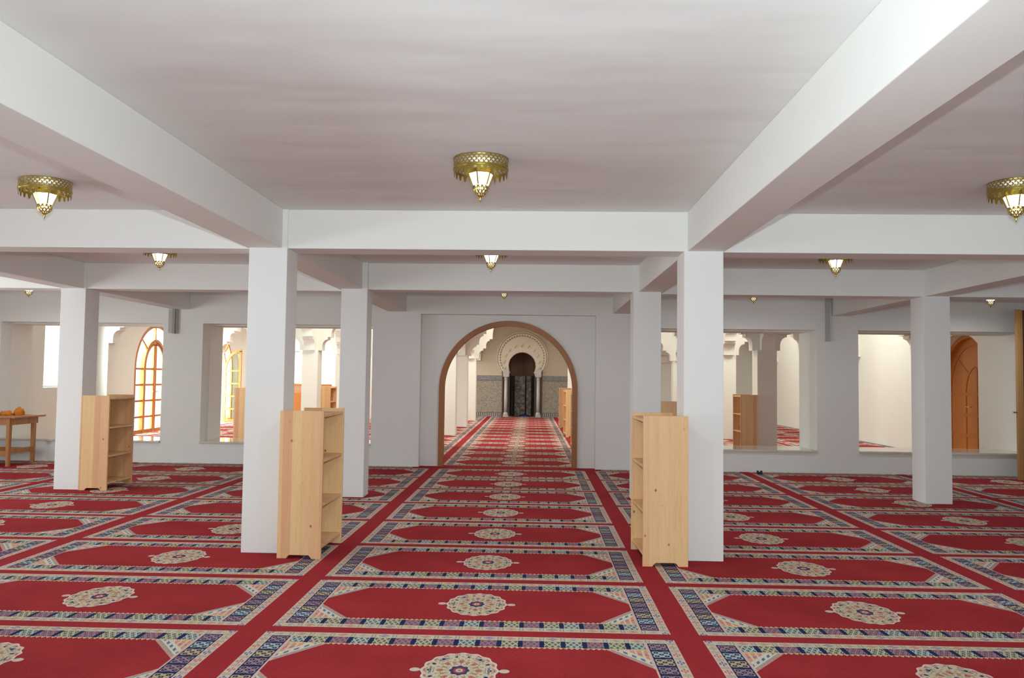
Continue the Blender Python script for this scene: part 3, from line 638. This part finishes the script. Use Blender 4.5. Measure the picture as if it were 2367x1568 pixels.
# ---------------------------------------------------------------- wooden shelf units
def shelf_unit():
    """0.355 wide (x), 0.645 long (y), 1.165 high; open towards +x, back board at x=0"""
    W_, L_, H_, T_ = 0.352, 0.645, 1.165, 0.024
    r_ = empty('bookshelf', (0, 0, 0))
    def side(y0, y1):
        foot = [(0.0, 0.0), (0.075, 0.0)] + [(0.075+0.03*k/5, 0.028*math.sin(PI/2*k/5)) for k in range(1, 6)] + [(W_-0.105+0.03*k/5, 0.028*math.cos(PI/2*k/5)) for k in range(0, 6)] + [(W_, 0.0), (W_, H_), (0.0, H_)]
        m = MB().plate(foot, [], y0, y1, XZ)
        o = m.build('side_panel', M['pine'], r_, 0.002)
    side(0, T_); side(L_-T_, L_)
    B(0.0, 0.014, T_, L_-T_, 0.05, H_-0.035).build('back_panel', M['pine'], r_)
    for z in (0.075, 0.405, 0.755, 1.115):
        B(0.0145, W_-0.006, T_, L_-T_, z, z+0.022).build('shelf_board', M['pine'], r_, 0.002)
    return r_
proto = shelf_unit()
G1 = 'pine shelf units beside the pillars'
units = [
 (-2.032, 6.395, 1, 'pine shelf unit at the right side of the nearest left pillar, open to the right', -1.0),
 (0.828, 6.365, -1, 'pine shelf unit left of the nearest right pillar, knots in its side panel', 1.5),
 (-5.612, 9.84, 1, 'pine shelf unit beside the far left pillar, open to the right', 0.5),
 (1.515, 10.05, -1, 'pine shelf unit half hidden behind the nearest right pillar', 0),
 (0.70, 23.66, -1, 'pine shelf unit seen through the archway, farthest of the three', 0),
 (0.706, 20.00, -1, 'pine shelf unit seen through the archway, middle of the three', 4.0),
 (0.745, 16.50, -1, 'pine shelf unit seen through the archway, nearest, cut by the arch frame', 4.5),
 (4.13, 16.42, -1, 'pine shelf unit beside a hall pillar, seen through the opening right of the archway', 0),
 (-5.62, 20.64, 1, 'pine shelf unit beside a corbelled hall pillar, seen between the two left pillars', 0),
 (-6.42, 17.06, -1, 'pine shelf unit in the hall before the open glass door', 0)]
for k, (x, y, s_, lab, rz) in enumerate(units):
    o = proto if k == 0 else copy_tree(proto)
    tag(o, lab, 'bookshelf', G1)
    o.rotation_euler = (0, 0, math.radians(rz))
    if s_ == 1: o.location = (x, y, 0)
    else: o.location = (x+0.352, y+0.645, 0); o.rotation_euler = (0, 0, PI+math.radians(rz))

# lattice screen in the hall
sc = empty('lattice_screen', (-7.45, 25.0, 0)); tag(sc, 'low orange wooden screen with lattice top behind the corbelled hall pillar', 'screen')
MB().box(-1.1, 1.1, -0.02, 0.02, 0.0, 0.84).build('lower_panel', M['door_wood'], sc)
B(-1.1, 1.1, -0.025, 0.025, 0.84, 0.90).box(-1.1, 1.1, -0.025, 0.025, 1.12, 1.17).box(-1.1, -1.04, -0.025, 0.025, 0.9, 1.12).box(1.04, 1.1, -0.025, 0.025, 0.9, 1.12).build('rail', M['door_wood'], sc)
lt = MB()
k = -1.04
while k < 1.0:
    lt.bar((k, 0, 0.90), (min(k+0.22, 1.04), 0, 1.12), 0.012, 0.016); lt.bar((k, 0.006, 1.12), (min(k+0.22, 1.04), 0.006, 0.90), 0.012, 0.016); k += 0.055
lt.build('lattice', M['door_wood'], sc)

# ---------------------------------------------------------------- ceiling lamps
def lamp():
    r_ = empty('ceiling_lamp', (0, 0, 0)); R = 0.172
    MB().lathe([(R, -0.002), (R, -0.066)], 64, closed_ends=False).build('pierced_band', M['pierced'], r_)
    MB().lathe([(R+0.003, 0.0), (R+0.003, -0.006), (R-0.004, -0.006)], 64, closed_ends=False).lathe([(R+0.003, -0.064), (R+0.003, -0.071), (R-0.003, -0.071)], 64, closed_ends=False).build('rim', M['brass'], r_)
    pm = MB(); N = 26; per = 8
    for k in range(N*per):
        q = k % per; zz = (-0.080, -0.084, -0.108, -0.114, -0.114, -0.108, -0.084, -0.080)[q]; a0 = 2*PI*k/(N*per)
        pm.v += [((R-0.002)*math.cos(a0), (R-0.002)*math.sin(a0), -0.066), ((R-0.002)*math.cos(a0), (R-0.002)*math.sin(a0), zz)]
    for k in range(N*per):
        a_, b_ = 2*k, 2*((k+1) % (N*per)); pm.f.append((a_, b_, b_+1, a_+1))
    pm.build('fringed_band', M['brass'], r_)
    MB().lathe([(0.060, -0.045), (0.086, -0.070), (0.086, -0.094), (0.083, -0.096)], 6, ph=0.3, closed_ends=False).bar((-R, 0, -0.058), (R, 0, -0.058), 0.008).bar((0, -R, -0.058), (0, R, -0.058), 0.008).build('collar', M['brass'], r_)
    gl = MB().lathe([(0.078, -0.096), (0.050, -0.166)], 6, ph=0.3).build('glass_lantern', M['lampglass'], r_)
    for k in range(6):
        rb = MB(); a0 = 0.3+2*PI*k/6; rb.bar((0.082*math.cos(a0), 0.082*math.sin(a0), -0.094), (0.053*math.cos(a0), 0.053*math.sin(a0), -0.168), 0.008)
        rb.build('rib', M['brass'], gl)
    MB().lathe([(0.042, -0.166), (0.050, -0.172), (0.053, -0.186), (0.047, -0.207), (0.032, -0.226), (0.010, -0.240)], 24, closed_ends=False).build('pierced_globe', M['pierced_fine'], r_, smooth=True)
    MB().lathe([(0.030, -0.172), (0.034, -0.190), (0.022, -0.212)], 16).build('bulb', M['bulb'], r_, smooth=True)
    MB().lathe([(0.012, -0.236), (0.007, -0.246), (0.009, -0.252), (0.003, -0.262), (0.001, -0.275)], 12).build('finial', M['brass'], r_, smooth=True)
    return r_
lp = lamp()
lamps = [(-0.36, 5.02, 'round brass ceiling lamp hanging alone over the middle of the nearest bay'),
 (-3.55, 5.66, 'round brass ceiling lamp at far left over the nearest bay'),
 (3.26, 5.55, 'round brass ceiling lamp cut off by the right edge of the photo'),
 (-4.05, 8.50, 'brass ceiling lamp just below the cross beam left of the nearest left pillar'),
 (-0.48, 8.39, 'brass ceiling lamp in the second bay, right under the middle cross beam'),
 (3.15, 8.56, 'brass ceiling lamp in the second bay right of the nearest right pillar'),
 (-0.465, 11.48, 'small-looking brass lamp tip over the last bay, before the archway'),
 (-7.59, 11.80, 'brass lamp tip at far left in the last bay, above the table'),
 (3.13, 11.70, 'brass lamp tip in the last bay right of the nearest right pillar'),
 (6.60, 11.89, 'brass lamp tip at far right in the last bay near the door leaf')]
pl = bpy.data.lights.new('lamp_glow', 'AREA'); pl.shape = 'DISK'; pl.size = 0.05; pl.energy = 11; pl.color = (0.95, 0.98, 1.0)
pu = bpy.data.lights.new('lamp_inner_glow', 'POINT'); pu.energy = 0.4; pu.color = (1.0, 0.95, 0.75); pu.shadow_soft_size = 0.03
for k, (x, y, lab) in enumerate(lamps):
    o = lp if k == 0 else copy_tree(lp)
    o.location = (x, y, ZC); tag(o, lab, 'ceiling lamp', 'brass ceiling lamps')
    l_ = bpy.data.objects.new('lamp_glow', pl); C.objects.link(l_); l_.location = (x, y, ZC-0.29)
    l_ = bpy.data.objects.new('lamp_inner_glow', pu); C.objects.link(l_); l_.location = (x, y, ZC-0.03)

# ---------------------------------------------------------------- table at far left with things on it
tb = empty('table', (-8.55, 12.42, 0)); tag(tb, 'small orange-brown wooden table at the left edge before the partition', 'table')
B(-0.80, 0.66, -0.36, 0.42, 0.735, 0.765).build('tabletop', M['pine_dark'], tb, 0.006)
for q in ((-0.70, 0.57, -0.30, -0.275), (-0.70, 0.57, 0.335, 0.36), (0.545, 0.57, -0.274, 0.334), (-0.70, -0.675, -0.274, 0.334)): B(*q, 0.63, 0.734).build('apron', M['pine_dark'], tb)
for lx in (-0.69, 0.53):
    for ly in (-0.29, 0.31):
        m = MB(); n0 = 0
        s_ = 1 if lx > 0 else -1
        m.v = [(lx-0.03, ly-0.03, 0.735), (lx+0.03, ly-0.03, 0.735), (lx+0.03, ly+0.03, 0.735), (lx-0.03, ly+0.03, 0.735),
               (lx-0.025+s_*0.0, ly-0.025, 0), (lx+0.025, ly-0.025, 0), (lx+0.025, ly+0.025, 0), (lx-0.025, ly+0.025, 0)]
        m.f = [(0, 1, 2, 3), (4, 7, 6, 5), (0, 4, 5, 1), (1, 5, 6, 2), (2, 6, 7, 3), (3, 7, 4, 0)]
        m.build('leg', M['pine_dark'], tb, 0.004)
for ly in (-0.29, 0.31): MB().box(-0.66, 0.505, ly-0.012, ly+0.012, 0.17, 0.24).build('stretcher', M['pine_dark'], tb)
for lx in (-0.69, 0.53): MB().box(lx-0.012, lx+0.012, -0.26, 0.285, 0.19, 0.26).build('stretcher', M['pine_dark'], tb)
o = lump('cloth', (0.075, 0.06, 0.085), M['orange'], 5); o.location = (-8.12, 12.50, 0.765); tag(o, 'upright crumpled orange bundle on the right end of the table', 'cloth', 'orange bundles on the table')
o = lump('cloth', (0.085, 0.06, 0.050), M['orange'], 9); o.location = (-8.26, 12.42, 0.765); tag(o, 'flatter crumpled orange bundle in the middle of the things on the table', 'cloth', 'orange bundles on the table')
o = lump('cloth', (0.05, 0.04, 0.035), M['greycloth'], 11); o.location = (-8.37, 12.50, 0.765); tag(o, 'small grey crumpled item on the table left of the orange bundles', 'cloth')
o = lump('cloth', (0.045, 0.035, 0.022), M['greycloth'], 15); o.location = (-8.47, 12.44, 0.765); tag(o, 'tiny flat grey item on the table, leftmost of the things on it', 'cloth')

# ---------------------------------------------------------------- small fittings
cd = empty('cable_duct', (-5.905, 12.97, 2.10)); tag(cd, 'pale grey double cable duct on the partition under the beam at left', 'cable duct')
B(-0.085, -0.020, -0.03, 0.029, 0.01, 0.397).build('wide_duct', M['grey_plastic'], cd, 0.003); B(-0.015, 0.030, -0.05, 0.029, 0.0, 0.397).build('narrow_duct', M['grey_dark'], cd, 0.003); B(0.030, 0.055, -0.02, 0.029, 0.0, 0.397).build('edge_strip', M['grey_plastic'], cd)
o = B(4.608, 4.668, 12.94, 12.999, 2.095, 2.81).build('cable_duct', M['grey_plastic'], None, 0.003); tag(o, 'narrow grey cable duct on the partition beside the far right beam', 'cable duct')
o = MB().box(3.455, 3.53, 12.70, 12.76, 0.0, 0.035).box(3.455, 3.475, 12.70, 12.76, 0.035, 0.055).box(3.508, 3.53, 12.70, 12.76, 0.035, 0.055).build('clip', M['black'], None, 0.004); tag(o, 'tiny black plastic object on the carpet by the partition, right of the archway', 'clip')
dl = empty('door_leaf', (7.31, 12.50, 0)); st(dl, 'tall light wood door leaf at the right edge of the photo', 'door')
B(0.0, 0.055, -0.03, 0.03, 0.0, 2.585).box(0.058, 0.085, -0.024, 0.03, 0.0, 2.58).build('stile', M['leaf_wood'], dl, 0.002)
B(0.085, 0.92, -0.012, 0.025, 0.0, 2.575).build('panel', M['leaf_dark'], dl)
MB().bar((0.0, 0, 1.02), (-0.035, 0, 1.02), 0.014).lathe([(0.0, 1.005), (0.02, 1.01), (0.022, 1.02), (0.02, 1.03), (0.0, 1.035)], 12, cx=-0.04, closed_ends=False).build('door_knob', M['brass'], dl)
